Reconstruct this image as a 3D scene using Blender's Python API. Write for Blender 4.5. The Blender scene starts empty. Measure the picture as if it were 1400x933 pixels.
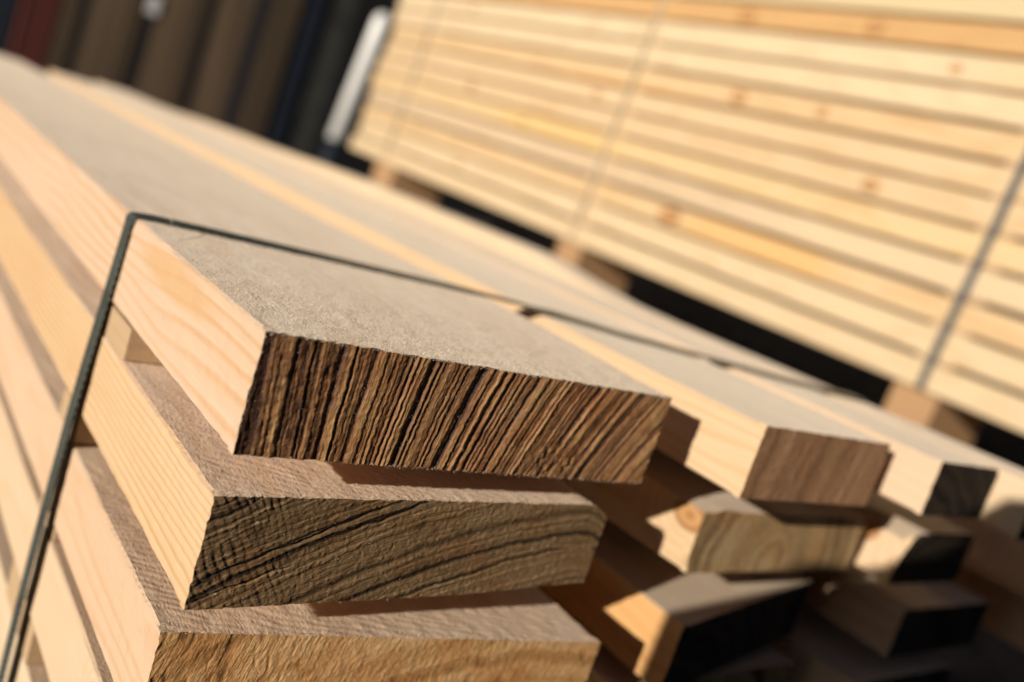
import bpy, bmesh, math, random
import numpy as np
from mathutils import Matrix, Vector

random.seed(7)
SC = bpy.context.scene
COL = SC.collection

# ------------------------------------------------------------------ noise
_rs = np.random.RandomState(11)
_T = _rs.rand(64, 64, 64)


def vnoise(x, y, z):
    x, y, z = np.broadcast_arrays(x, y, z)
    ix, iy, iz = np.floor(x).astype(int), np.floor(y).astype(int), np.floor(z).astype(int)
    fx, fy, fz = x - ix, y - iy, z - iz
    fx, fy, fz = fx * fx * (3 - 2 * fx), fy * fy * (3 - 2 * fy), fz * fz * (3 - 2 * fz)
    r = 0
    for a in (0, 1):
        for b in (0, 1):
            for c in (0, 1):
                w = (fx if a else 1 - fx) * (fy if b else 1 - fy) * (fz if c else 1 - fz)
                r = r + w * _T[(ix + a) & 63, (iy + b) & 63, (iz + c) & 63]
    return r * 2 - 1


def fbm(x, y, z, o=3):
    r, a, s = 0, 1.0, 1.0
    for i in range(o):
        r = r + a * vnoise(x * s + 7.3 * i, y * s + 3.1 * i, z * s + 5.7 * i)
        a *= .5
        s *= 2.03
    return r


def sstep(a, b, v):
    t = np.clip((v - a) / (b - a), 0, 1)
    return t * t * (3 - 2 * t)


# ------------------------------------------------------------------ tagging
def tag(o, label=None, cat=None, group=None, kind=None):
    if label:
        o['label'] = label
    if cat:
        o['category'] = cat
    if group:
        o['group'] = group
    if kind:
        o['kind'] = kind
    return o


def mesh_np(name, V, F, mats, parent=None, matidx=None, smooth=False, attrs=None):
    me = bpy.data.meshes.new(name)
    V = np.asarray(V, dtype=np.float32)
    me.vertices.add(len(V))
    me.vertices.foreach_set('co', V.ravel())
    sizes = np.array([len(f) for f in F]) if not isinstance(F, np.ndarray) else np.full(len(F), F.shape[1])
    flat = np.concatenate([np.asarray(f) for f in F]) if not isinstance(F, np.ndarray) else F.ravel()
    me.loops.add(len(flat))
    me.loops.foreach_set('vertex_index', flat.astype(np.int32))
    me.polygons.add(len(sizes))
    st = np.concatenate([[0], np.cumsum(sizes)[:-1]])
    me.polygons.foreach_set('loop_start', st.astype(np.int32))
    me.polygons.foreach_set('loop_total', sizes.astype(np.int32))
    for m in mats:
        me.materials.append(m)
    if matidx is not None:
        me.polygons.foreach_set('material_index', np.asarray(matidx, dtype=np.int32))
    me.update(calc_edges=True)
    me.polygons.foreach_set('use_smooth', np.full(len(sizes), bool(smooth)))
    if attrs:
        for k, v in attrs.items():
            a = me.attributes.new(k, 'FLOAT', 'POINT')
            a.data.foreach_set('value', np.asarray(v, dtype=np.float32))
    me.validate()
    o = bpy.data.objects.new(name, me)
    COL.objects.link(o)
    if parent:
        o.parent = parent
    return o


# ------------------------------------------------------------------ materials
class NT:
    def __init__(s, name):
        s.m = bpy.data.materials.new(name)
        s.m.use_nodes = True
        s.t = s.m.node_tree
        s.t.nodes.clear()
        s.out = s.t.nodes.new('ShaderNodeOutputMaterial')
        s.b = s.t.nodes.new('ShaderNodeBsdfPrincipled')
        s.t.links.new(s.b.outputs[0], s.out.inputs[0])

    def n(s, typ, **kw):
        o = s.t.nodes.new('ShaderNode' + typ)
        for k, v in kw.items():
            setattr(o, k, v)
        return o

    def lk(s, a, b):
        s.t.links.new(a, b)

    def val(s, inp, v):
        if hasattr(v, 'is_output') or hasattr(v, 'links'):
            s.lk(v, inp)
        else:
            inp.default_value = v

    def math(s, op, a, b=None, c=None, clamp=False):
        o = s.n('Math', operation=op, use_clamp=clamp)
        s.val(o.inputs[0], a)
        if b is not None:
            s.val(o.inputs[1], b)
        if c is not None:
            s.val(o.inputs[2], c)
        return o.outputs[0]

    def mix(s, f, a, b, typ='MIX'):
        o = s.n('Mix', data_type='RGBA', blend_type=typ)
        s.val(o.inputs[0], f)
        for i, v in ((6, a), (7, b)):
            if isinstance(v, tuple) and len(v) == 3:
                v = v + (1,)
            s.val(o.inputs[i], v)
        return o.outputs[2]

    def noise(s, vec, scale, detail=2, rough=.5, dist=0):
        o = s.n('TexNoise')
        s.val(o.inputs['Vector'], vec)
        o.inputs['Scale'].default_value = scale
        o.inputs['Detail'].default_value = detail
        o.inputs['Roughness'].default_value = rough
        o.inputs['Distortion'].default_value = dist
        return o.outputs[0]

    def mapping(s, vec, scale=(1, 1, 1), loc=(0, 0, 0), rot=(0, 0, 0)):
        o = s.n('Mapping')
        s.lk(vec, o.inputs[0])
        o.inputs['Scale'].default_value = scale
        o.inputs['Location'].default_value = loc
        o.inputs['Rotation'].default_value = rot
        return o.outputs[0]

    def ramp(s, f, stops, interp='LINEAR'):
        o = s.n('ValToRGB')
        s.val(o.inputs[0], f)
        o.color_ramp.interpolation = interp
        e = o.color_ramp.elements
        while len(e) < len(stops):
            e.new(.5)
        for i, (p, c) in enumerate(stops):
            e[i].position = p
            e[i].color = c + (1,) if len(c) == 3 else c
        return o.outputs[0]

    def mrange(s, v, a, b, c=0, d=1, smooth=True):
        o = s.n('MapRange', interpolation_type='SMOOTHSTEP' if smooth else 'LINEAR')
        s.val(o.inputs[0], v)
        for i, q in enumerate((a, b, c, d)):
            o.inputs[i + 1].default_value = q
        return o.outputs[0]

    def bump(s, h, strength, dist, normal=None):
        o = s.n('Bump')
        o.inputs['Strength'].default_value = strength
        o.inputs['Distance'].default_value = dist
        s.lk(h, o.inputs['Height'])
        if normal:
            s.lk(normal, o.inputs['Normal'])
        return o.outputs[0]


def wood(name, early=(.74, .54, .36), late=(.62, .36, .17), top=(.78, .64, .49), pith=(.07, -.1),
         spacing=.0045, warp=.02, contrast=.8, seed=0., knots=(), saw=0., sawang=0., patch=None, sheen=.25, topmix=.85):
    m = NT(name)
    tc = m.n('TexCoord').outputs['Object']
    v = m.mapping(tc, loc=(seed * 1.7, seed * 3.1, seed * .9))
    sep = m.n('SeparateXYZ')
    m.lk(tc, sep.inputs[0])
    X, Y, Z = sep.outputs
    big = m.noise(m.mapping(v, (9, 1.6, 9)), 1, 3, .55)
    med = m.noise(m.mapping(v, (45, 9, 45)), 1, 2)
    dx = m.math('SUBTRACT', X, pith[0])
    dz = m.math('SUBTRACT', Z, pith[1])
    r = m.math('SQRT', m.math('ADD', m.math('MULTIPLY', dx, dx), m.math('MULTIPLY', dz, dz)))
    r = m.math('ADD', r, m.math('MULTIPLY', m.math('SUBTRACT', big, .5), warp * 3))
    r = m.math('ADD', r, m.math('MULTIPLY', m.math('SUBTRACT', med, .5), .0042))
    kcol = None
    for (ky, kz, kr) in knots:
        a = m.math('DIVIDE', m.math('SUBTRACT', Y, ky), kr * 1.5)
        b = m.math('DIVIDE', m.math('SUBTRACT', Z, kz), kr)
        d = m.math('SQRT', m.math('ADD', m.math('MULTIPLY', a, a), m.math('MULTIPLY', b, b)))
        r = m.math('ADD', r, m.mrange(d, 0, 3.5, .02, 0))
        f = m.mrange(m.math('ADD', d, m.math('MULTIPLY', m.math('SUBTRACT', med, .5), .7)), .75, 1.1, 1, 0)
        kcol = (f, d) if kcol is None else (m.math('MAXIMUM', kcol[0], f), m.math('MINIMUM', kcol[1], d))
    ring = m.math('FRACT', m.math('DIVIDE', r, spacing))
    ringc = m.ramp(ring, [(0, (0, 0, 0)), (.45, (.12, .12, .12)), (.82, (1, 1, 1)), (.93, (.6, .6, .6)), (1, (0, 0, 0))], 'EASE')
    # rings fade in and out along the board
    fade = m.mrange(m.noise(m.mapping(v, (20, 5, 20)), 1, 2), .3, .75, .35, 1)
    rf = m.math('MULTIPLY', m.math('MULTIPLY', ringc, fade), contrast, clamp=True)
    col = m.mix(rf, early, late)
    # broad tone drift, pale to orange
    drift = m.mrange(m.noise(m.mapping(v, (14, 3.2, 14)), 1, 3), .35, .7)
    col = m.mix(m.math('MULTIPLY', drift, .35), col, tuple(early[i] * .5 + late[i] * .5 for i in range(3)))
    if patch:
        py, pz, pl, pw, pc = patch
        a = m.math('DIVIDE', m.math('SUBTRACT', Y, py), pl)
        b = m.math('DIVIDE', m.math('SUBTRACT', Z, pz), pw)
        d = m.math('SQRT', m.math('ADD', m.math('MULTIPLY', a, a), m.math('MULTIPLY', b, b)))
        d = m.math('ADD', d, m.math('MULTIPLY', m.math('SUBTRACT', big, .5), 1.6))
        col = m.mix(m.mrange(d, .5, 1.05, .75, 0), col, pc)
    # fine fibre streaks
    fib = m.noise(m.mapping(v, (700, 22, 700)), 1, 3, .6)
    col = m.mix(m.mrange(fib, .3, .75, 0, .28), col, tuple(c * .78 for c in early))
    pore = m.noise(m.mapping(v, (260, 90, 260)), 1, 3, .65)
    col = m.mix(m.mrange(pore, .62, .78, 0, .22), col, (.45, .27, .12))
    if kcol:
        kc = m.ramp(kcol[1], [(0, (.40, .19, .07)), (.45, (.62, .36, .16)), (.8, (.36, .15, .05)), (1, (.16, .06, .02))])
        col = m.mix(kcol[0], col, kc)
    # rough sawn upper face: weathered, dusty
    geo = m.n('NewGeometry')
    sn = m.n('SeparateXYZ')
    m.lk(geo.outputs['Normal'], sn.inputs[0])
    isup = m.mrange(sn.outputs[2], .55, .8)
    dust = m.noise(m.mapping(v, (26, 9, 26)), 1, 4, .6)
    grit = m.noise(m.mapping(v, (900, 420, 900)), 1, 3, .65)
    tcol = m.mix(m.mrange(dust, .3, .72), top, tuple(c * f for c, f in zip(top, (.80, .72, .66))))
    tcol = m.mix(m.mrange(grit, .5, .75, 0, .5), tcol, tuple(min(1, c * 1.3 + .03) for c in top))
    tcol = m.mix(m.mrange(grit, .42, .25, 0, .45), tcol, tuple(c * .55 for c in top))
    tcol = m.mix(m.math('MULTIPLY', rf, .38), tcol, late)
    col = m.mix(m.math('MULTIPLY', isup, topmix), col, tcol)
    m.lk(col, m.b.inputs['Base Color'])
    m.b.inputs['Roughness'].default_value = .72
    m.b.inputs['Specular IOR Level'].default_value = .25
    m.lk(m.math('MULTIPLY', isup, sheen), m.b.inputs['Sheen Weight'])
    m.b.inputs['Sheen Roughness'].default_value = .5
    m.b.inputs['Sheen Tint'].default_value = (1, .9, .76, 1)
    # bumps
    fz = m.noise(m.mapping(v, (800, 260, 800)), 1, 4, .7)
    n1 = m.bump(fz, .35, .0006)
    hs = m.math('MULTIPLY', m.math('ADD', fib, m.math('MULTIPLY', rf, .5)), 1)
    n1 = m.bump(hs, .35, .00035, n1)
    up = m.math('MULTIPLY', isup, grit)
    n1 = m.bump(up, .5, .0010, n1)
    if saw > 0:
        w = m.n('TexWave', wave_type='BANDS', bands_direction='Y', wave_profile='SIN')
        m.lk(m.mapping(tc, (1, 1, 1), rot=(0, 0, sawang)), w.inputs[0])
        w.inputs['Scale'].default_value = 75
        w.inputs['Distortion'].default_value = 9
        w.inputs['Detail'].default_value = 2
        w.inputs['Detail Scale'].default_value = .4
        up = m.math('MULTIPLY', m.math('MULTIPLY', isup, w.outputs[1]), m.mrange(dust, .3, .65, .15, 1))
        n1 = m.bump(up, saw, .0012, n1)
    m.lk(n1, m.b.inputs['Normal'])
    return m.m


def endmat(name, dark, mid, light, tint=None, rough=.8, spec=.3, bump=.6, streak=.6):
    """end grain, coloured by the ring profile stored on its mesh (a property of the wood)"""
    m = NT(name)
    tc = m.n('TexCoord').outputs['Object']
    at = m.n('Attribute')
    at.attribute_name = 'ring'
    aa, al = m.n('Attribute'), m.n('Attribute')
    aa.attribute_name, al.attribute_name = 'across', 'along'
    cb = m.n('CombineXYZ')
    m.lk(aa.outputs['Fac'], cb.inputs[0])
    m.lk(al.outputs['Fac'], cb.inputs[2])
    g0 = m.noise(m.mapping(tc, (1500, 300, 1500)), 1, 4, .7)
    gs = m.noise(m.mapping(cb.outputs[0], (1700, 1, 190)), 1, 3, .7)
    gm = m.noise(m.mapping(cb.outputs[0], (620, 1, 60)), 1, 2, .6)
    g = m.math('ADD', m.math('MULTIPLY', g0, 1 - streak), m.math('MULTIPLY', gs, streak))
    g2 = m.math('ADD', m.math('MULTIPLY', m.noise(m.mapping(tc, (420, 200, 420)), 1, 3, .6), 1 - streak), m.math('MULTIPLY', gm, streak))
    b = m.noise(m.mapping(tc, (38, 10, 60)), 1, 3, .6)
    f = m.math('ADD', at.outputs['Fac'], m.math('MULTIPLY', m.math('SUBTRACT', g, .5), .8))
    f = m.math('ADD', f, m.math('MULTIPLY', m.math('SUBTRACT', g2, .5), .6))
    col = m.ramp(f, [(.05, dark), (.5, mid), (.95, light)])
    if tint:
        col = m.mix(m.mrange(b, .42, .68, 0, .55), col, tint, 'MULTIPLY')
    spot = m.mrange(m.noise(m.mapping(tc, (620, 100, 620), (3, 1, 2)), 1, 1), .73, .8)
    col = m.mix(m.math('MULTIPLY', spot, .45), col, (.75, .66, .52))
    m.lk(col, m.b.inputs['Base Color'])
    m.b.inputs['Roughness'].default_value = rough
    m.b.inputs['Specular IOR Level'].default_value = spec
    n1 = m.bump(g, bump, .0009)
    n1 = m.bump(g2, bump, .0012, n1)
    m.lk(n1, m.b.inputs['Normal'])
    return m.m


def plain(name, col, rough=.5, metal=0., nscale=40, var=.25, bump=.1, spec=.5):
    m = NT(name)
    tc = m.n('TexCoord').outputs['Object']
    a = m.noise(tc, nscale, 4, .6)
    c = m.mix(m.mrange(a, .3, .7), tuple(x * (1 - var) for x in col), tuple(min(1, x * (1 + var)) for x in col))
    m.lk(c, m.b.inputs['Base Color'])
    m.b.inputs['Roughness'].default_value = rough
    m.b.inputs['Metallic'].default_value = metal
    m.b.inputs['Specular IOR Level'].default_value = spec
    m.lk(m.bump(a, bump, .002), m.b.inputs['Normal'])
    return m.m


def strapmat():
    m = NT('embossed_strap')
    tc = m.n('TexCoord').outputs['Object']
    sp_ = m.n('SeparateXYZ')
    m.lk(tc, sp_.inputs[0])
    x, y, z = sp_.outputs
    a = m.math('SINE', m.math('MULTIPLY', m.math('ADD', m.math('SUBTRACT', x, z), m.math('MULTIPLY', y, .8)), 2 * math.pi / .0042))
    b = m.math('SINE', m.math('MULTIPLY', m.math('SUBTRACT', m.math('SUBTRACT', x, z), m.math('MULTIPLY', y, .8)), 2 * math.pi / .0042))
    h = m.mrange(m.math('MAXIMUM', a, m.math('MULTIPLY', b, .3)), -.2, .8)
    d = m.noise(tc, 60, 3)
    col = m.mix(h, (.003, .0035, .003), (.17, .20, .18))
    col = m.mix(m.mrange(d, .4, .7, 0, .5), col, (.03, .032, .028))
    m.lk(col, m.b.inputs['Base Color'])
    m.b.inputs['Roughness'].default_value = .38
    m.b.inputs['Specular IOR Level'].default_value = .5
    m.lk(m.bump(h, 1, .0005), m.b.inputs['Normal'])
    return m.m


# ------------------------------------------------------------------ planks
def ident(V):
    return V


def edge_wear(V, amp=.00025):
    x, y, z = V[:, 0], V[:, 1], V[:, 2]
    k = 420.
    V = V.copy()
    V[:, 0] += amp * fbm(x * k, y * k * .5, z * k, 2)
    V[:, 2] += amp * fbm(x * k + 31, y * k * .5, z * k + 9, 2)
    # slow waviness of a sawn board
    V[:, 0] += .0006 * vnoise(x * 6 + 3, y * 5, z * 6)
    V[:, 2] += .0004 * vnoise(x * 6 + 13, y * 5, z * 6 + 4)
    return V


def body(name, x0, x1, y0, y1, zb, zt, mat, warp=ident, fine=False, ch=.0009, parent=None, wear=.00025, cap=True):
    """a sawn board lying along y; its front end stays open when a sawn end is set into it"""
    step = .0035 if fine else .014
    nx = max(2, int((x1 - x0) / step))
    nz = max(2, int((zt - zb) / (step if fine else .012)))
    pts = []
    xs = np.linspace(x0 + ch, x1 - ch, nx)
    zs = np.linspace(zb + ch, zt - ch, nz)
    pts += [(x, zb) for x in xs] + [(x1, z) for z in zs] + [(x, zt) for x in xs[::-1]] + [(x0, z) for z in zs[::-1]]
    P = np.array(pts)
    n = len(P)
    ys = [y0]
    s = .0012 if fine else .02
    while ys[-1] < y1 - s:
        ys.append(ys[-1] + s)
        s = min(s * (1.06 if fine else 1.25), .05)
    ys.append(y1)
    m = len(ys)
    V = np.zeros((m * n, 3))
    for i, y in enumerate(ys):
        V[i * n:(i + 1) * n, 0] = P[:, 0]
        V[i * n:(i + 1) * n, 1] = y
        V[i * n:(i + 1) * n, 2] = P[:, 1]
    V = warp(edge_wear(V, wear))
    i = np.arange(m - 1)[:, None]
    j = np.arange(n)[None, :]
    a = i * n + j
    b = i * n + (j + 1) % n
    F = np.stack([a, b, b + n, a + n], -1).reshape(-1, 4).tolist()
    F.append(list(range((m - 1) * n, m * n))[::-1])
    if cap:
        F.append(list(range(n)))
    return mesh_np(name, V, F, [mat], parent)


def sawn_end(parent, x0, x1, y0, zb, zt, mat, sidemat, hfun, warp=ident, step=.0004, skirt=.004, slant=None, rfun=None):
    nx = int((x1 - x0) / step)
    nz = int((zt - zb) / step)
    u, v = np.meshgrid(np.linspace(x0, x1, nx + 1), np.linspace(zb, zt, nz + 1))
    h, ring = hfun(u, v)
    yy = y0 + h
    if slant:
        yy = yy + slant(u, v)
    V = np.stack([u.ravel(), yy.ravel(), v.ravel()], 1)
    # soften the outermost rim so that it meets the board's eased edge
    N1 = nx + 1
    i = np.arange(nz)[:, None] * N1 + np.arange(nx)[None, :]
    F = np.stack([i, i + 1, i + N1 + 1, i + N1], -1).reshape(-1, 4)
    rim = np.concatenate([np.arange(nx), np.arange(nz) * N1 + nx, nz * N1 + np.arange(nx, 0, -1), np.arange(nz, 0, -1) * N1])
    R = V[rim].copy()
    o = .00006
    R[:, 0] = np.where(R[:, 0] <= x0 + 1e-6, x0 - o, np.where(R[:, 0] >= x1 - 1e-6, x1 + o, R[:, 0]))
    R[:, 2] = np.where(R[:, 2] <= zb + 1e-6, zb - o, np.where(R[:, 2] >= zt - 1e-6, zt + o, R[:, 2]))
    V[rim] = R
    R2 = R.copy()
    R2[:, 1] = y0 + skirt + (slant(R[:, 0], R[:, 2]) if slant else 0)
    k0 = len(V)
    V = np.concatenate([V, R2])
    q = len(rim)
    j = np.arange(q)
    F2 = np.stack([rim[j], k0 + j, k0 + (j + 1) % q, rim[(j + 1) % q]], -1)
    F = np.concatenate([F, F2])
    mi = np.concatenate([np.zeros(len(F) - len(F2)), np.ones(len(F2))])
    V = warp(edge_wear(V))
    ringv = np.concatenate([ring.ravel(), np.full(q, .5)])
    rf = rfun(u, v) if rfun else u - .25 * v
    rv = np.concatenate([rf.ravel(), rf.ravel()[rim]])
    sv = np.concatenate([v.ravel(), v.ravel()[rim]])
    return mesh_np('sawn_end', V, F, [mat, sidemat], parent, mi, False, {'ring': ringv, 'across': rv, 'along': sv})


def rings(cx, cz, widths, amp, gritamp=.00015, wob=.001, cross=None, seed=0., sx=1., contrast=1., chips=0., bias=0., ridge=0., rfun=None):
    """height (into the board) and ring tone of an end-grain face"""
    def f(x, z):
        dx, dz = (x - cx) * sx, z - cz
        r = np.sqrt(dx * dx + dz * dz)
        if rfun:
            r = rfun(x, z)
        r = r + wob * fbm(x * 90 + seed, 0 * x + seed, z * 90, 3)
        p = 0
        ws = 0
        for w, a in widths:
            s = vnoise(r / w + seed * 3.3, 0 * r + seed, 0 * r + .37 + z * 3)
            p = p + a * s
            ws += a
        p = p / ws * 1.5
        g = fbm(x * 900, 0 * x + seed, z * 900, 2) * .6 + fbm(x * 330, 0 * x + seed + 5, z * 330, 2) * .5
        tone = .5 + .62 * contrast * p + bias
        h = -amp * p * 1.0 + gritamp * g
        if ridge:
            q = np.clip(-p - .25, 0, 1)
            h = h + ridge * q
            tone = tone - q * .9
        if cross:
            ang, sp, xm, am = cross
            c = np.sin((x * math.cos(ang) + z * math.sin(ang)) / sp * 2 * math.pi + 3.2 * fbm(x * 70, 0 * x, z * 70 + 3, 3))
            k = sstep(xm + .03, xm - .005, x) * (.35 + .65 * sstep(-.2, .5, fbm(x * 110 + 4, 0 * x, z * 110, 2)))
            h = h + am * np.clip(c, -.2, 1) * k
            tone = tone - .28 * np.clip(c, 0, 1) * k
        if chips:
            c = np.clip(fbm(x * 120 + 9, 0 * x + seed, z * 120, 3) - .35, 0, 1)
            h = h + chips * c
            tone = tone - c * .3
        return np.maximum(h, -.0022), np.clip(tone, 0, 1)
    return f


def fuzz(name, parent, mat, spots, seed=3):
    """short torn fibres standing on rough sawn wood; spots: (count, sampler, normal, length)"""
    rs = np.random.RandomState(seed)
    V, F = [], []
    for n, samp, nrm, L, W in spots:
        base = samp(rs, n)
        d = np.array(nrm)[None] + rs.randn(n, 3) * .75
        d /= np.linalg.norm(d, axis=1)[:, None]
        d[:, 2] = np.where(np.array(nrm)[2] > .5, np.abs(d[:, 2]), d[:, 2])
        l = L * (.35 + rs.rand(n) ** 2 * 1.3)
        side = np.cross(d, rs.randn(n, 3))
        side /= np.linalg.norm(side, axis=1)[:, None]
        bend = rs.randn(n, 3) * .35
        mid = base + d * l[:, None] * .55
        tip = mid + (d + bend) * l[:, None] * .45
        w = W * (.6 + rs.rand(n))[:, None]
        k = len(V) * 0 + sum(len(a) for a in V)
        Q = np.stack([base - side * w, base + side * w, mid + side * w * .7, mid - side * w * .7, tip], 1).reshape(-1, 3)
        V.append(Q)
        i = np.arange(n)[:, None] * 5 + k
        F += np.concatenate([i, i + 1, i + 2, i + 3], 1).tolist()
        F += np.concatenate([i + 3, i + 2, i + 4], 1).tolist()
    o = mesh_np(name, np.concatenate(V), F, [mat], parent)
    o['kind'] = 'stuff'
    return o


# ================================================================== FRONT STACK
G_FRONT = 'rough sawn planks of the stack in front'


def label(o, t, cat='plank', group=G_FRONT):
    return tag(o, t, cat, group)


# ---- column nearest the lens
def warp_b1(V):
    V = V.copy()
    x, y = V[:, 0], V[:, 1]
    V[:, 2] += -.002 * sstep(.15, .55, y) * (x / .182) + .0022 * sstep(0, .1, y) * (1 - sstep(.1, .3, y)) * (x / .182)
    V[:, 2] += .002 * sstep(.1, .6, y) * (1 - x / .182)
    return V


m_b1 = wood('pine_pale', early=(.80, .595, .43), late=(.66, .35, .14), top=(.86, .695, .55), pith=(.020, -.075), spacing=.0058, warp=.022,
            contrast=1.0, seed=2.3, patch=(.095, -.009, .055, .008, (.72, .44, .21)), sheen=.62)
e_b1 = endmat('weathered_end_brown', (.065, .024, .009), (.33, .158, .060), (.66, .41, .175), (.85, .58, .40), rough=.55, spec=.5, bump=.75, streak=.75)
b1 = body('plank', 0, .1825, .0012, 1.86, -.0395, 0, m_b1, warp_b1, fine=True)
label(b1, 'topmost front plank with dark deeply grooved end and black strap across it')
def lean(x, z):
    L = np.clip(-.16 + 4.6 * x, -.08, .64)
    return x - L * (z + .02) + .25


hf1_ = rings(0, 0, [(.0056, .8), (.0022, .9), (.0010, 1.1)], .00105, .00018, .00018, seed=4.2, chips=.0002, ridge=.0004, bias=.0, contrast=.8, rfun=lean)


def hf1(x, z):
    h, t = hf1_(x, z)
    k = sstep(.050, .008, x)          # tighter, darker, more crumbled rings towards the left
    r = lean(x, z)
    f = vnoise(r / .0011, 0 * r, z * 60 + 0 * r) * .6 + fbm(x * 700, 0 * x + 2, z * 420, 3) * .7
    h = h * (1 - .35 * k) + .00022 * f * k
    t = t - .08 * k + .24 * f * k
    # a split knotty patch low on the face
    d = np.sqrt(((x - .128) / .016) ** 2 + ((z + .034) / .010) ** 2)
    q = sstep(1.2, .5, d)
    g = fbm(x * 420, 0 * x + 8, z * 420, 3)
    h = h * (1 - .6 * q) + q * .0005 * g
    t = t * (1 - .6 * q) + q * (.42 + .3 * g) * .6
    # pale clean rings at the right edge
    e = sstep(.158, .174, x)
    return h, np.clip(t + .16 * e, 0, 1)


sawn_end(b1, 0, .1825, 0, -.0395, 0, e_b1, m_b1, hf1, warp_b1, .00034, rfun=lean)

m_fz = plain('torn_fibres', (.78, .66, .52), .5, nscale=300, var=.35, bump=0, spec=.2)


def top_samp(x0, x1, y0, y1, z, warp, p=1.6):
    def f(rs, n):
        B = np.stack([x0 + rs.rand(n) * (x1 - x0), y0 + (y1 - y0) * rs.rand(n) ** p, np.full(n, z)], 1)
        return warp(B)
    return f


def edge_samp(x0, x1, y0, z, warp=ident):
    def f(rs, n):
        B = np.stack([x0 + rs.rand(n) * (x1 - x0), y0 + rs.rand(n) * .0012, z + rs.randn(n) * .0003], 1)
        return warp(B)
    return f


def face_samp(x0, x1, y0, z0, z1, warp=ident):
    def f(rs, n):
        B = np.stack([x0 + rs.rand(n) * (x1 - x0), y0 + rs.randn(n) * .0004, z0 + rs.rand(n) * (z1 - z0)], 1)
        return warp(B)
    return f


def vedge_samp(x, y0, z0, z1, warp=ident):
    def f(rs, n):
        B = np.stack([x + rs.randn(n) * .0002, y0 + rs.rand(n) * .001, z0 + rs.rand(n) * (z1 - z0)], 1)
        return warp(B)
    return f


fuzz('wood_fuzz', b1, m_fz, [
    (15000, top_samp(.001, .181, .0, .16, -.0003, warp_b1), (-.2, -.3, 1), .0011, .00006),
    (1500, edge_samp(.0, .182, .0, -.0002, warp_b1), (0, -.7, .8), .0010, .00006),
    (1000, edge_samp(.0, .182, .0, -.0393, warp_b1), (0, -.7, -.8), .0008, .00005),
    (350, vedge_samp(.0, .0, -.039, 0, warp_b1), (-.8, -.6, 0), .0006, .00005),
    (14000, top_samp(.001, .181, .0, .07, -.0003, warp_b1, 1.3), (-.3, -.4, 1), .0011, .00005),
    (2600, face_samp(.001, .181, .0004, -.0385, -.001, warp_b1), (-.3, -1, .2), .0005, .00004),
])

# a curled fibre standing up beside the strap
fp = [(.0075, .122, -.0002), (.0068, .130, .0035), (.0105, .150, .0070), (.0160, .168, .0072)]
FV, FF = [], []
for i_ in range(25):
    t_ = i_ / 24
    q_ = sum((Vector(fp[k_]) * (math.comb(3, k_) * t_ ** k_ * (1 - t_) ** (3 - k_)) for k_ in range(4)), Vector())
    for a_ in range(6):
        FV.append(q_ + Vector((math.cos(a_ * math.pi / 3), .3 * math.sin(a_ * math.pi / 3), math.sin(a_ * math.pi / 3))) * .00012)
for i_ in range(24):
    for a_ in range(6):
        FF.append([i_ * 6 + a_, i_ * 6 + (a_ + 1) % 6, i_ * 6 + 6 + (a_ + 1) % 6, i_ * 6 + 6 + a_])
mesh_np('wood_fibre', FV, FF, [plain('pale_fibre', (.75, .66, .52), .6, var=.1, bump=0)], b1)


def warp_b2(V):
    V = V.copy()
    x, y, z = V[:, 0], V[:, 1], V[:, 2]
    k = np.clip((x - .160) / .014, 0, 1)
    V[:, 2] -= k ** 2 * .006 * (z + .0945) / .0395
    V[:, 2] += .0030 * (x / .175) + .0025 * sstep(.1, .174, x) * (z < -.075)
    return V


m_b2 = wood('pine_orange_grain', early=(.80, .58, .36), late=(.60, .31, .10), top=(.82, .62, .47), pith=(.010, -.015), spacing=.0037, warp=.013,
            contrast=1.25, seed=5.1, saw=.26, sawang=.5, sheen=.55)
e_b2 = endmat('weathered_end_olive', (.035, .020, .009), (.23, .140, .064), (.48, .31, .16), (.90, .68, .50), rough=.65, spec=.35, bump=.8)
b2 = body('plank', 0, .174, .0048, 1.90, -.0945, -.055, m_b2, warp_b2, fine=True)
label(b2, 'second plank down at the front with dark olive cross-hatched end')
hf2_ = rings(.19, -.40, [(.006, .4), (.0024, .8), (.0009, 1.0)], .00026, .00026, .0008, cross=(.50, .0027, .020, .00028), seed=8.6, chips=.0004, ridge=.00045, contrast=.6)


def hf2(x, z):
    h, t = hf2_(x, z)
    # two long drying cracks that run with the rings
    for (x0, z0, sl, w, x1) in ((.004, -.0835, .44, .00075, .062), (.052, -.0668, .40, .0006, .088), (.000, -.0925, .40, .0005, .03)):
        zc = z0 + sl * (x - x0) + .0007 * vnoise(x * 160, 0 * x, 0 * x + .5)
        d = np.abs(z - zc)
        k = np.clip(1 - d / w, 0, 1) * sstep(x0 - .004, x0 + .006, x) * sstep(x1 + .004, x1 - .006, x)
        h = h + .0016 * k
        t = t - .7 * k
    return h, np.clip(t + .10 * sstep(.04, .12, x), 0, 1)


sawn_end(b2, 0, .174, .0036, -.0945, -.055, e_b2, m_b2, hf2, warp_b2, .00038, rfun=lambda x, z: z - .42 * x + .9 * x * x)
fuzz('wood_fuzz', b2, m_fz, [
    (5000, top_samp(.001, .160, .004, .16, -.0552, warp_b2, 2.2), (-.2, -.3, 1), .0009, .00006),
    (1300, edge_samp(.0, .165, .004, -.0552, warp_b2), (0, -.7, .8), .0010, .00006),
    (700, edge_samp(.0, .165, .004, -.0942, warp_b2), (0, -.7, -.8), .0008, .00005),
    (1800, face_samp(.001, .170, .0040, -.0935, -.056, warp_b2), (-.3, -1, .2), .0005, .00004)], 5)


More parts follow.
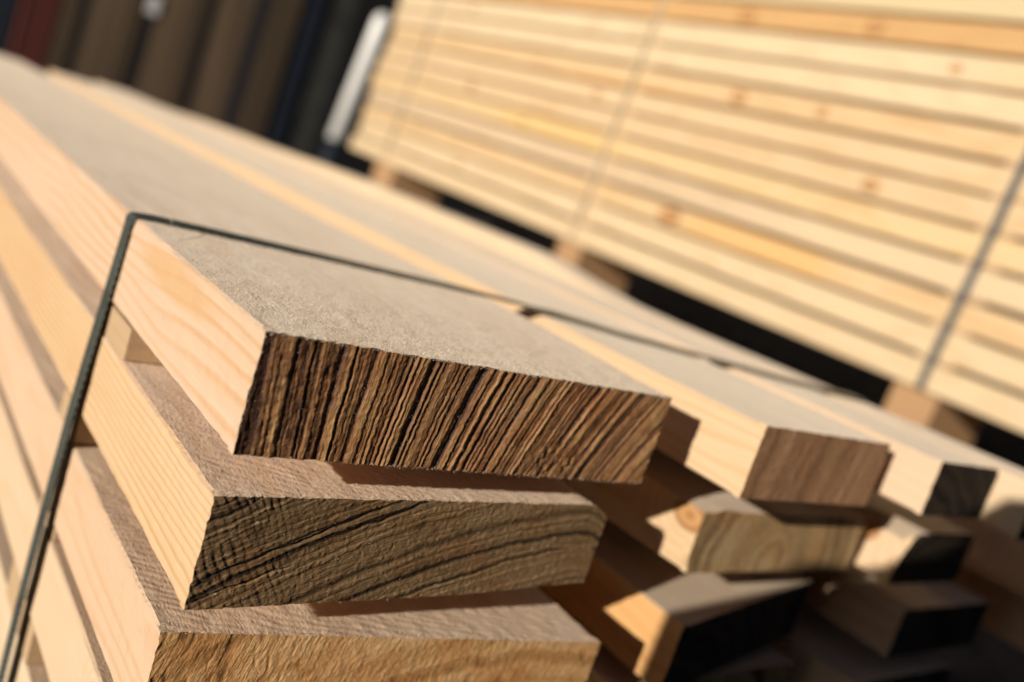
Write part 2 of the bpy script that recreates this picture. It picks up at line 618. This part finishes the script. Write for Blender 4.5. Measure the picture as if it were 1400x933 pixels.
def warp_b3(V):
    V = V.copy()
    x, y, z = V[:, 0], V[:, 1], V[:, 2]
    V[:, 1] += -.020 * (x / .19) * sstep(.25, 0, y)
    V[:, 2] += -.005 * (x / .19)
    return V


m_b3 = wood('pine_rosy', early=(.79, .575, .40), late=(.67, .38, .18), top=(.84, .65, .48), pith=(.02, -.13), spacing=.008, warp=.035,
            contrast=.6, seed=9.7, saw=.30, sawang=.35, sheen=.55)
e_b3 = endmat('golden_end', (.16, .075, .028), (.56, .31, .12), (.84, .54, .27), (.88, .66, .48), rough=.75, bump=.8)
b3 = body('plank', 0, .190, .0170, 1.88, -.1493, -.110, m_b3, warp_b3, fine=True)
label(b3, 'third plank down at the front with golden brown ringed end')
hf3_ = rings(.16, -.30, [(.010, .8), (.0045, .8), (.0016, .4)], .00014, .00016, .0016, seed=2.9, chips=.00025, contrast=.45, bias=.10)


def hf3(x, z):
    h, t = hf3_(x, z)
    c = vnoise(x / .0016 + 2.5 * vnoise(x * 80, 0 * x, z * 80), 0 * x + 3, z / .010)
    k = sstep(.075, .02, x) + .5 * sstep(.09, .11, x) * sstep(.16, .13, x)
    g = np.clip(c - .15, 0, 1) * k
    return h + .00055 * g, np.clip(t - .55 * g, 0, 1)


sawn_end(b3, 0, .190, .0158, -.1493, -.110, e_b3, m_b3, hf3, warp_b3, .0005)
fuzz('wood_fuzz', b3, m_fz, [
    (4000, top_samp(.001, .185, .016, .16, -.1102, warp_b3, 2.2), (-.2, -.3, 1), .0009, .00006),
    (900, edge_samp(.0, .188, .016, -.1102, warp_b3), (0, -.7, .8), .0010, .00006)], 6)

e_gen = endmat('end_tan', (.06, .032, .016), (.36, .20, .09), (.36, .24, .125), (.8, .65, .5), bump=.6)
e_c1 = endmat('end_red_brown', (.15, .07, .034), (.46, .25, .13), (.66, .42, .24), (.85, .8, .72), bump=.6)
e_c2 = endmat('end_olive_tan', (.12, .065, .03), (.50, .33, .165), (.68, .49, .27), (.9, .66, .42), bump=.5)
e_shd = endmat('end_shade_dark', (.015, .010, .007), (.034, .022, .014), (.052, .035, .022), None, bump=.5)  # shade on the lower right ends, painted in as near-black end grain


def gen_plank(x0, x1, y0, y1, zb, zt, mat, emat, lab, hf=None, warp=ident, step=.0009):
    o = body('plank', x0, x1, y0 + .0011, y1, zb, zt, mat, warp)
    label(o, lab)
    sawn_end(o, x0, x1, y0, zb, zt, emat, mat, hf or rings((x0 + x1) / 2 + random.uniform(-.1, .1), zb - random.uniform(.02, .1),
             [(.006, .6), (.003, 1.0)], .0002, .0002, .002, seed=random.uniform(0, 20)), warp, step)
    return o


m_gen = [wood('pine_plain_a', early=(.81, .62, .44), late=(.70, .46, .27), top=(.78, .64, .49), pith=(.1, -.25), spacing=.0052, seed=13.1, contrast=.6, sheen=.55),
         wood('pine_plain_b', early=(.80, .64, .45), late=(.69, .50, .29), top=(.66, .52, .39), pith=(.14, -.19), spacing=.0048, seed=17.9, contrast=.6, sheen=.55),
         wood('pine_plain_c', early=(.79, .58, .39), late=(.66, .40, .20), top=(.64, .50, .38), pith=(.3, -.08), spacing=.0055, seed=21.4, contrast=.7, sheen=.55)]
m_b4 = wood('pine_cream', early=(.81, .61, .42), late=(.72, .46, .25), top=(.66, .52, .38), pith=(.06, -.2), spacing=.007, seed=25.2, contrast=.45, sheen=.3, knots=((.06, -.165, .004),))
gen_plank(0, .176, .045, 1.84, -.197, -.157, m_b4, e_gen, 'cream edged plank fourth from the top, under the golden ended plank')
gen_plank(.001, .18, .062, 1.9, -.257, -.2175, m_gen[1], e_gen, 'lowest plank visible at the left edge behind the strap')

# ---- second column
m_c1 = wood('pine_honey', early=(.82, .60, .38), late=(.72, .45, .22), top=(.78, .66, .52), pith=(.33, .10), spacing=.005, warp=.015,
            contrast=.6, seed=31.7, sheen=.62)
c1 = gen_plank(.2235, .332, -.021, 1.80, -.0345, 0, m_c1, e_c1, 'smaller top plank right of the grooved one with smooth brown end',
               rings(.75, -.10, [(.011, .7), (.004, .7), (.0016, .6)], .00010, .0002, .0012, seed=6.1, contrast=.55), ident, .0007)
m_c2 = wood('pine_knotty', early=(.80, .60, .38), late=(.66, .39, .18), top=(.62, .49, .36), pith=(.3, -.07), spacing=.005, warp=.02,
            contrast=.7, seed=37.3, knots=((.016, -.061, .0085),), sheen=.55)


def warp_c2(V):
    V = V.copy()
    x, y, z = V[:, 0], V[:, 1], V[:, 2]
    k = np.clip((.272 - x) / .026, 0, 1) * sstep(.10, 0.0, y)
    V[:, 2] -= .0012 * k * (z > -.07)
    V[:, 2] += .002 * np.exp(-((x - .262) / .006) ** 2) * (z > -.058) * sstep(.03, 0, y)
    V[:, 0] += .003 * np.exp(-((z + .0885) / .006) ** 2) * (x < .25) * sstep(.06, 0, y)
    return V


gen_plank(.2455, .400, .008, 1.97, -.0885, -.0550, m_c2, e_c2, 'knotty plank with pale olive end under the brown ended one',
          rings(.315, -.083, [(.007, .5), (.0035, 1.0)], .00015, .00018, .002, seed=12.4, contrast=.6), warp_c2, .0007)
m_c3 = wood('pine_resin_orange', early=(.80, .47, .20), late=(.64, .29, .08), top=(.58, .48, .36), pith=(.2, -.05), spacing=.008, warp=.03,
            contrast=.8, seed=41.9, sheen=.55)


def warp_c3(V):
    V = V.copy()
    x, y, z = V[:, 0], V[:, 1], V[:, 2]
    V[:, 1] += .035 * np.clip((x - .25) / .16, 0, 1) * sstep(.2, 0, y)
    return V


gen_plank(.2455, .410, -.004, 1.99, -.1480, -.110, m_c3, e_shd, 'orange edged plank with shaded end below the knotty plank', None, warp_c3)
gen_plank(.238, .40, .016, 1.93, -.197, -.158, m_gen[2], e_gen, 'shaded plank just below the orange edged one', None)
gen_plank(.24, .41, .0, 2.0, -.257, -.218, m_gen[0], e_gen, 'lowest shaded plank in the second column from the strap corner', None)

# ---- third column
gen_plank(.3545, .4230, -.0385, 2.02, -.0300, 0, m_gen[0], e_shd, 'narrow top plank with black shaded end and bright rounded edge')


def warp_d2(V):      # bark edge: the corner is rounded away
    V = V.copy()
    x, y, z = V[:, 0], V[:, 1], V[:, 2]
    k = np.clip((.437 - x) / .022, 0, 1) * np.clip((z + .0885) / .0335, 0, 1)
    V[:, 0] += .008 * k ** 2
    V[:, 2] -= .007 * k ** 2 + .002 * vnoise(x * 90, y * 60, z * 90) * k
    return V


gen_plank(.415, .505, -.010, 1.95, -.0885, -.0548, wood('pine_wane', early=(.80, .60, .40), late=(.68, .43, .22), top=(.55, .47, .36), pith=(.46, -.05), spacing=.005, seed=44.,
          knots=((.02, -.066, .008),), sheen=.55), e_shd, 'short looking plank with round barky corner right of the knotty plank', None, warp_d2)
gen_plank(.461, .586, -.0065, 2.0, -.1440, -.110, m_gen[2], e_shd, 'dark shaded plank under the barky cornered one')
gen_plank(.43, .56, -.01, 1.96, -.197, -.158, m_gen[1], e_shd, 'shaded plank at the lower right, second row below the barky one')
gen_plank(.43, .56, .0, 2.0, -.257, -.218, m_gen[0], e_shd, 'lowest shaded plank below the barky cornered one')


# ---- fourth column
def warp_e1(V):
    V = V.copy()
    y = V[:, 1]
    V[:, 2] += .014 * sstep(.28, .46, y) - .008 * sstep(.8, 1.3, y) - .012 * sstep(1.3, 2.0, y)
    return V


gen_plank(.4370, .474, -.056, 2.08, -.0340, 0, m_gen[1], e_shd, 'narrow plank along the far edge of the top layer', None, warp_e1)
gen_plank(.59, .70, -.03, 2.0, -.0930, -.0548, m_gen[2], e_shd, 'shaded plank at the far right edge, second layer', None)
gen_plank(.66, .76, -.03, 2.0, -.1490, -.110, m_gen[0], e_shd, 'shaded plank at the far right edge, third layer', None)

# ---- stickers (laths) between the layers
m_stk = wood('lath_pine', early=(.62, .44, .27), late=(.48, .30, .15), top=(.46, .36, .24), pith=(0, -.2), spacing=.004, seed=51., contrast=.5, sheen=.2)


def lath(x0, x1, y0, y1, zb, zt, lab, group='laths between the plank layers', mat=None):
    ch = .0006
    P = [(y0 + ch, zb), (y1 - ch, zb), (y1, zb + ch), (y1, zt - ch), (y1 - ch, zt), (y0 + ch, zt), (y0, zt - ch), (y0, zb + ch)]
    xs = np.linspace(x0, x1, 12)
    V = np.array([(x, y, z) for x in xs for (y, z) in P])
    n = 8
    F = [[i * n + j, (i + 1) * n + j, (i + 1) * n + (j + 1) % n, i * n + (j + 1) % n] for i in range(11) for j in range(n)]
    F += [list(range(n)), list(range(11 * n, 12 * n))[::-1]]
    o = mesh_np('lath', edge_wear(V, .0002), F, [mat or m_stk])
    bm = bmesh.new()
    bm.from_mesh(o.data)
    bmesh.ops.recalc_face_normals(bm, faces=bm.faces)
    bm.to_mesh(o.data)
    bm.free()
    return tag(o, lab, 'lath', group)


lv = [(-.0547, -.0403), (-.1097, -.0950), (-.1565, -.1500), (-.2170, -.1978)]
nm = ['first', 'second', 'third', 'fourth']
ysl = [(.127, .172), (.168, .205), (.162, .200), (.156, .222)]
wh = ['right below the grooved plank', 'in the second gap from the top', 'in the third gap from the top', 'in the fourth gap down at the left edge']
for k, ((a, b), (p, q)) in enumerate(zip(lv, ysl)):
    lath(.0006, .50 if k == 0 else .62, p, q, a + .0003, b - .0003, 'tan lath end beside the strap %s' % wh[k])
    for j, yy in enumerate((.95, 1.70)):
        lath(.001, .46, yy, yy + .04, a + .0003, b - .0003, 'lath in the %s gap from the top, %s' % (nm[k], ('halfway along the stack', 'near the far end of the stack')[j]))

# ---- bearers under the front stack
m_bear = wood('bearer_pine', early=(.74, .54, .36), late=(.58, .35, .17), top=(.45, .35, .25), pith=(0, -.3), spacing=.007, seed=57., contrast=.7)
for i, y in enumerate((.16, .95, 1.72)):
    o = lath(.0, .70, y, y + .08, -.33, -.2576, 'square bearer under the front stack, %s' % ('at its near end', 'halfway along', 'at its far end')[i],
             'bearers under the front stack', m_bear)
    o.name = 'bearer'
    o['category'] = 'bearer'

# ---- strap over the front stack
m_strap = strapmat()


def ribbon(name, path, width, thick, mat, wdir=None):
    """path: list of (point, width direction, outward normal)"""
    V, F, UV = [], [], []
    s = 0
    for i, (p, w, n) in enumerate(path):
        p, w, n = Vector(p), Vector(w).normalized(), Vector(n).normalized()
        if i:
            s += (p - Vector(path[i - 1][0])).length
        for a, b in ((-.5, 1), (.5, 1), (.5, 0), (-.5, 0)):
            V.append(p + w * width * a + n * thick * b)
            UV.append((s, a * width))
    for i in range(len(path) - 1):
        for j in range(4):
            F.append([i * 4 + j, i * 4 + (j + 1) % 4, i * 4 + 4 + (j + 1) % 4, i * 4 + 4 + j])
    F += [[0, 1, 2, 3], [len(V) - 1, len(V) - 2, len(V) - 3, len(V) - 4]]
    o = mesh_np(name, V, F, [mat], None)
    bm = bmesh.new()
    bm.from_mesh(o.data)
    bmesh.ops.recalc_face_normals(bm, faces=bm.faces)
    uv = bm.loops.layers.uv.new('UVMap')
    for f in bm.faces:
        for l in f.loops:
            l[uv].uv = UV[l.vert.index]
    bm.to_mesh(o.data)
    bm.free()
    return o


path = []
side = [(-.2577, .172, .0036), (-.21, .172, .0038), (-.17, .1715, .0038), (-.13, .1705, .0034), (-.10, .1700, .0030), (-.07, .1690, .0022),
        (-.045, .1680, .0012), (-.03, .1670, .0008), (-.012, .1650, .0005), (-.005, .1640, .0005)]
path.append(((.02, .172, -.2577), (0, 1, 0), (0, 0, -1)))
path.append(((-.002, .172, -.2590), (0, 1, 0), (-.3, 0, -1)))
for z, y, s_ in side:
    path.append(((-s_, y, z), (.06, 1, 0), (-1, 0, 0)))
for a in (20, 45, 70):
    t = math.radians(a)
    path.append(((.0026 - .0031 * math.cos(t), .1632, -.0026 + .0031 * math.sin(t)), (0, 1, 0), (-math.cos(t), 0, math.sin(t))))
for x, y, z in [(.008, .1628, .0010), (.04, .1618, .0014), (.09, .1595, .0019), (.14, .1560, .0023), (.178, .1530, .0026), (.186, .1522, .0024), (.205, .150, .0024),
                (.2225, .1475, .0016), (.235, .1440, .0024), (.275, .128, .0016), (.33, .115, .0013), (.355, .107, .0015), (.40, .094, .0014), (.45, .085, .0014), (.4715, .083, .0013)]:
    path.append(((x, y, z), (.12, 1, 0), (0, 0, 1)))
path.append(((.4755, .083, -.0010), (0, 1, 0), (1, 0, 1)))
path.append(((.4762, .083, -.03), (0, 1, 0), (1, 0, 0)))
path.append(((.4762, .083, -.05), (0, 1, 0), (1, 0, 0)))
st = ribbon('strap', path, .0145, .0005, m_strap)
tag(st, 'dark embossed strap bent over the corner of the front stack', 'strap')

# ================================================================== REAR STACK (its own frame)
O2 = Vector((1.062, .2794, -.0188))
U2 = Vector((-.0118, .9995, .0292)).normalized()
V2 = Vector((.0426, -.0287, .9987))
V2 = (V2 - V2.dot(U2) * U2).normalized()
N2 = U2.cross(V2)
M2 = Matrix(((N2.x, U2.x, V2.x, O2.x), (N2.y, U2.y, V2.y, O2.y), (N2.z, U2.z, V2.z, O2.z), (0, 0, 0, 1)))
G_REAR = 'pale boards of the tall stack behind'
rows = [  # early, late, knots(u), patch
    ((.84, .70, .50), (.76, .57, .36), (), None),
    ((.84, .70, .50), (.74, .56, .35), ((1.28, .006),), None),
    ((.84, .68, .47), (.72, .50, .27), ((.595, .012),), (.40, .02, .16, .05, (.80, .48, .18))),
    ((.76, .62, .46), (.66, .50, .34), (), (.1, .02, .3, .05, (.80, .62, .40))),
    ((.84, .67, .43), (.76, .54, .28), ((1.10, .005),), (1.0, .02, .25, .05, (.80, .54, .22))),
    ((.80, .64, .44), (.72, .50, .28), ((1.34, .008), (.25, .007)), None),
    ((.84, .69, .49), (.74, .54, .32), ((.9, .007),), None),
    ((.83, .68, .47), (.72, .48, .25), ((.55, .008), (.38, .006)), (.9, .0, .30, .012, (.78, .45, .18))),
    ((.84, .70, .50), (.76, .57, .36), (), None),
    ((.84, .71, .51), (.77, .60, .40), ((.2, .005), (1.45, .006)), (.0, .02, .2, .05, (.78, .58, .34))),
    ((.74, .52, .29), (.62, .38, .17), ((.6, .010), (.35, .008)), None),
    ((.80, .70, .50), (.75, .62, .40), (), None),
    ((.83, .68, .48), (.74, .56, .34), (), None),
]
ordn = ['bottom', 'second', 'third', 'fourth', 'fifth', 'sixth', 'seventh', 'eighth', 'ninth', 'tenth', 'eleventh', 'twelfth', 'thirteenth']
desc = ['pale', 'cream', 'knotty orange flecked', 'greyish tan', 'yellowish', 'cream', 'pale', 'pale knotty', 'pale', 'cream', 'darker orange', 'pale yellow', 'pale']
SP = .045
for k, (ea, la, kn, pa) in enumerate(rows):
    rv = random.uniform(-.05, .05)
    ea = tuple((c + rv * q) * f for c, f, q in zip(ea, (.94, .87, .77), (.4, .9, 1.1)))
    la = tuple(c * f for c, f in zip(la, (.9, .85, .78)))
    mt = wood('rear_pine', early=ea, late=la, top=(.50, .38, .24), pith=(.25, k * SP + random.uniform(-.06, .06)), spacing=.013, warp=.05, contrast=.9,
              seed=60 + k * 3.7, knots=[(u, k * SP + .018, r * 1.35) for u, r in kn], patch=(pa[0], k * SP + pa[1], pa[2], pa[3], pa[4]) if pa else None)
    dx = random.uniform(-.004, .003)
    o = body('board', dx, .16 + dx, -.95 + random.uniform(-.03, .03), 1.815 + random.uniform(-.012, .012), k * SP, k * SP + .0385 + random.uniform(-.0012, .0012), mt,
             ch=.0016, wear=.0004)
    o.matrix_world = M2
    lab = 'the %s board of the tall rear stack, %s' % (ordn[k], desc[k]) if k == 0 else '%s board, %s up from the bottom of the tall rear stack' % (desc[k], ordn[k])
    tag(o, lab, 'board', G_REAR)
    if k < 12:
        for j, u in enumerate((.03, .785, 1.59)):
            s = lath(.004, .15, u, u + .05, k * SP + .0399, (k + 1) * SP - .0002, 'thin lath %s, gap %s from the bottom of the rear stack' % (
                ('under the dark right strap', 'at the middle strap', 'at the left strap')[j], ordn[k].replace('bottom', 'first')), 'thin laths in the rear stack')
            s.matrix_world = M2
# straps of the rear stack
m_st2 = plain('steel_strap', (.10, .115, .13), .45, .3, 200, .2, .05)
m_st3 = plain('tan_strap', (.46, .38, .26), .5, 0, 200, .2, .05)
for u, mm, w, lab in ((.0555, m_st2, .0115, 'dark blue grey strap at the right of the rear stack'), (.812, m_st3, .011, 'thin tan strap down the middle of the rear stack'),
                      (1.612, m_st3, .012, 'thin tan strap near the far end of the rear stack')):
    P = [((.10, u, -.0012), (0, 1, 0), (0, 0, -1)), ((.002, u, -.0012), (0, 1, 0), (0, 0, -1)), ((-.0026, u, .003), (0, 1, 0), (-1, 0, 0))]
    for i in range(14):
        P.append(((-.0030 - (.0008 if i % 2 else 0), u + random.uniform(-.001, .001), .02 + i * .043), (0, 1, 0), (-1, 0, 0)))
    P.append(((.002, u, 13 * SP - .003), (0, 1, 0), (-.7, 0, .7)))
    P.append(((.15, u, 13 * SP - .003), (0, 1, 0), (0, 0, 1)))
    s = ribbon('strap', P, w, .0008, mm)
    s.matrix_world = M2
    tag(s, lab, 'strap', 'straps round the rear stack')
# bearers of the rear stack
m_be2 = wood('bearer_rough', early=(.52, .32, .17), late=(.38, .20, .09), top=(.45, .34, .22), pith=(0, -.1), spacing=.007, seed=99., contrast=.6)
for j, (a, b) in enumerate(((.028, .092), (.775, .845), (1.545, 1.652))):
    s = lath(.003, .155, a, b, -.11, -.0020, 'square timber bearer under the rear stack, %s' % ('at the right strap', 'at the middle strap', 'at its far end')[j],
             'bearers under the rear stack', m_be2)
    s.name = 'bearer'
    s['category'] = 'bearer'
    s.matrix_world = M2

# ================================================================== SETTING


def box(name, lo, hi, mat, parent=None, bev=.0, tilt=None):
    bm = bmesh.new()
    bmesh.ops.create_cube(bm, size=1)
    for v in bm.verts:
        v.co = Vector([lo[i] + (v.co[i] + .5) * (hi[i] - lo[i]) for i in range(3)])
    if bev:
        bmesh.ops.bevel(bm, geom=bm.edges[:], offset=bev, segments=2, affect='EDGES')
    me = bpy.data.meshes.new(name)
    bm.to_mesh(me)
    bm.free()
    me.materials.append(mat)
    o = bpy.data.objects.new(name, me)
    COL.objects.link(o)
    if parent:
        o.parent = parent
    return o


m_ground = plain('yard_gravel', (.11, .085, .06), .95, 0, 60, .4, .6)
g = box('ground', (-60, -60, -.40), (60, 60, -.33), m_ground)
g['kind'] = 'structure'
p = box('concrete_plinth', (1.055, -1.1, -.3299), (1.90, 2.15, -.128), plain('concrete', (.22, .21, .19), .9, 0, 30, .25, .4))
p['kind'] = 'structure'

yw = box('gap_blocker', (1.60, -1.2, -.127), (1.72, 2.12, .52), plain('blocker_grey', (.10, .095, .09), .9, 0, 30, .25, .4))  # added out of sight to keep the gap under the rear stack dark
tag(yw, 'added dark light blocker hidden behind the rear stack', 'light blocker')

# added unseen block left of the camera; shades the lower right, cuts sky fill
SH = Vector((.955, .2965, 0)).normalized()
TH = Vector((-SH.y, SH.x, 0))
prof = [(-.060, -.329), (-.062, .0), (-.066, .085), (-.083, .112), (-.098, .141), (-.125, .160), (-.145, .184), (-.158, .210), (-.172, .228), (-.21, .240), (-.25, .27), (-.32, .40), (-.45, .60), (-.6, .95), (-2.9, 1.0),
        (-3.0, .9), (-3.05, .2), (-3.05, -.329)]
PV, PF = [], []
NS = 14
for i in range(NS + 1):
    s_ = -.95 + .52 * i / NS
    e_ = 1 - .03 * (abs(i - NS / 2) / (NS / 2)) ** 6
    for k_, (t_, z_) in enumerate(prof):
        w_ = .006 * math.sin(i * 1.9 + k_ * .7)
        q = SH * s_ + TH * (t_ + w_ * .3)
        zz = -.329 + (z_ + .329) * e_ + (w_ * .3 if z_ > -.3 else 0)
        PV.append((q.x, q.y, zz))
n_ = len(prof)
for i in range(NS):
    for k_ in range(n_ - 1):
        PF.append([i * n_ + k_, (i + 1) * n_ + k_, (i + 1) * n_ + k_ + 1, i * n_ + k_ + 1])
PF += [list(range(n_)), list(range(NS * n_, NS * n_ + n_))[::-1]]
tp = mesh_np('shade_block', PV, PF, [plain('shade_block_black', (.03, .03, .03), .55, 0, 12, .2, .3)], smooth=False)
tag(tp, 'added black shade block, left of the front stack', 'pack')  # not a real pack, added unseen block that casts shade

# dark open shed behind, with timber packs standing in a rack
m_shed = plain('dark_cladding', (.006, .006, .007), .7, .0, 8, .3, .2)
sh = bpy.data.objects.new('storage_shed', None)
COL.objects.link(sh)
sh.location = (1.5, 7, -.33)
tag(sh, 'dark open fronted storage shed behind both stacks', 'shed')


def inv(o):
    o.matrix_parent_inverse = Matrix.Translation((-1.5, -7, .33))
    return o


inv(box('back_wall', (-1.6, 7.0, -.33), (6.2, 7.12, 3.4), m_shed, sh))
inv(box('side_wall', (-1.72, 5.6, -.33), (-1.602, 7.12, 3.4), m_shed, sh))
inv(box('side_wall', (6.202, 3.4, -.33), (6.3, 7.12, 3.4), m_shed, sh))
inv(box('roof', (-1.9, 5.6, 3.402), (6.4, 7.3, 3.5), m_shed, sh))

TL = .035


def packbox(name, x0, x1, y0, y1, mat, z1=2.3):
    o = box(name, (x0, y0, -.329), (x1, y1, z1), mat, bev=.004)
    # everything in the rack leans a little to the right, as the shed does
    for v in o.data.vertices:
        v.co.x += TL * (v.co.z - .1)
    return o


def packmat(name, col, w):
    m = NT(name)
    tc = m.n('TexCoord').outputs['Object']
    a = m.noise(m.mapping(tc, (1 / w, 1 / w, .6)), 1, 2)
    b = m.noise(m.mapping(tc, (60, 60, 2)), 1, 3)
    c = m.mix(m.mrange(a, .35, .65), tuple(x * .7 for x in col), tuple(x * 1.2 for x in col))
    c = m.mix(m.mrange(b, .4, .7, 0, .3), c, tuple(x * .6 for x in col))
    m.lk(c, m.b.inputs['Base Color'])
    m.b.inputs['Roughness'].default_value = .85
    return m.m


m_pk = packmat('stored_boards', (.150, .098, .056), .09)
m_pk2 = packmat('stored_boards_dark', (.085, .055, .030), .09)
m_red = packmat('red_boards', (.095, .016, .010), .09)
m_blk = plain('black_sheet', (.012, .013, .015), .6, 0, 20, .3, .1)
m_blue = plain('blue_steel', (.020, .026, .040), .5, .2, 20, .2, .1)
G_PK = 'upright board packs in the shed rack'
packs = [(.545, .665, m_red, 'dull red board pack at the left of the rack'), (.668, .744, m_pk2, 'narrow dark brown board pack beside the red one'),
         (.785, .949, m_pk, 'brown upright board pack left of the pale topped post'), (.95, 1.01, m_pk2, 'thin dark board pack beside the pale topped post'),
         (1.075, 1.252, m_pk, 'brown upright board pack right of the pale topped post'), (1.254, 1.308, m_pk2, 'thin dark board pack between two brown packs'),
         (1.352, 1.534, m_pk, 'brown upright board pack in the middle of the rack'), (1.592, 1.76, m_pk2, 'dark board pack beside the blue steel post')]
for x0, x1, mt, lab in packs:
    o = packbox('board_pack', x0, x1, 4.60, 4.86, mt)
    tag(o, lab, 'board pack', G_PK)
posts = [(.40, .50, m_blue, 'blue rack post at the far left edge'), (.745, .785, m_blk, 'thin black rack post right of the red pack'),
         (1.02, 1.07, m_blk, 'black rack post with a pale cap plate'), (1.31, 1.35, m_blk, 'black rack post in the middle of the rack'),
         (1.535, 1.59, m_blue, 'dull blue rack post'), (1.80, 1.88, m_blue, 'blue rack post left of the round topped post')]
for x0, x1, mt, lab in posts:
    o = packbox('rack_post', x0, x1, 4.604, 4.70, mt)
    tag(o, lab, 'post', 'rack posts in the shed')
    if 'pale cap' in lab:
        q = box('cap_plate', (x0 - .002 + .012, 4.590, .325), (x1 + .012, 4.598, .42), plain('pale_plate', (.75, .75, .74), .5, 0, 20, .1, .05), o)
o = packbox('black_sheet_pack', 1.93, 2.06, 4.62, 4.8, plain('dull_black', (.045, .045, .038), .6, 0, 10, .3, .1))
tag(o, 'dull black sheet pack behind the round topped post', 'sheet pack')

# round topped post; sunlit part painted white, shaded foot painted blue
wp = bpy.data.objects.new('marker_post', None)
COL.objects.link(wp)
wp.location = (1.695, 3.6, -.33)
tag(wp, 'round topped post with sunlit part painted white beside the rear stack', 'post')


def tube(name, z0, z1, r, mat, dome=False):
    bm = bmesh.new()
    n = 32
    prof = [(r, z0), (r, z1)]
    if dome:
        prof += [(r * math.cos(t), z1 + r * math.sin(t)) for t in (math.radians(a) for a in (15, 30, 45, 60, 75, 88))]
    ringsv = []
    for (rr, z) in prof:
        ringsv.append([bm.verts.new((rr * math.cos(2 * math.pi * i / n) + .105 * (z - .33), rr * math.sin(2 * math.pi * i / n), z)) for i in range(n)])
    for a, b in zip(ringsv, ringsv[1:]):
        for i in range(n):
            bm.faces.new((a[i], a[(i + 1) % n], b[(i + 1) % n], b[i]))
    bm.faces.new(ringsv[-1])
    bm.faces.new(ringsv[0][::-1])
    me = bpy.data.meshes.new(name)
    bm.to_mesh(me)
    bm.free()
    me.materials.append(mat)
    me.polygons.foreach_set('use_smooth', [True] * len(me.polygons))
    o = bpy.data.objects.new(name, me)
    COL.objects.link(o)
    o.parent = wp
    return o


tube('sunlit_part', .36, .925, .037, plain('sunlit_white', (.90, .90, .88), .3, 0, 20, .06, .05), True)
tube('shaded_foot', 0, .3595, .034, m_blue)

# ================================================================== LIGHT
SUN = Vector((.918, .285, -.262)).normalized()       # direction the light travels
el = math.asin(-SUN.z)
az = math.atan2(-SUN.x, -SUN.y)
W = bpy.data.worlds.new('World')
SC.world = W
W.use_nodes = True
nt = W.node_tree
nt.nodes.clear()
sky = nt.nodes.new('ShaderNodeTexSky')
sky.sky_type = 'NISHITA'
sky.sun_disc = False
sky.sun_elevation = el
sky.sun_rotation = az
sky.air_density = .5
sky.ozone_density = .4
sky.dust_density = .3
bg = nt.nodes.new('ShaderNodeBackground')
bg.inputs[1].default_value = .05
ow = nt.nodes.new('ShaderNodeOutputWorld')
nt.links.new(sky.outputs[0], bg.inputs[0])
nt.links.new(bg.outputs[0], ow.inputs[0])

sl = bpy.data.lights.new('sun', 'SUN')
sl.energy = 5.0
sl.angle = math.radians(.53)
sl.color = (1, .90, .76)
so = bpy.data.objects.new('sun', sl)
so.rotation_euler = SUN.to_track_quat('-Z', 'Y').to_euler()
so.location = (-5, -2, 3)
COL.objects.link(so)

# ================================================================== CAMERA
cam = bpy.data.cameras.new('camera')
cam.lens = 31.37
cam.sensor_width = 36
cam.clip_start = .01
cam.clip_end = 500
cam.dof.use_dof = True
cam.dof.focus_distance = .300
cam.dof.aperture_fstop = 4.6
co = bpy.data.objects.new('camera', cam)
right = Vector((.7632, -.5664, .3111))
down = Vector((.1475, -.3160, -.9372))
fwd = Vector((.6291, .7612, -.1576))
co.matrix_world = Matrix(((right.x, -down.x, -fwd.x, -.1099), (right.y, -down.y, -fwd.y, -.2415), (right.z, -down.z, -fwd.z, .0613), (0, 0, 0, 1)))
COL.objects.link(co)
SC.camera = co

SC.view_settings.view_transform = 'Standard'
SC.view_settings.look = 'None'
SC.view_settings.exposure = -.18
SC.view_settings.gamma = 1
SC.cycles.use_denoising = True
SC.cycles.max_bounces = 8
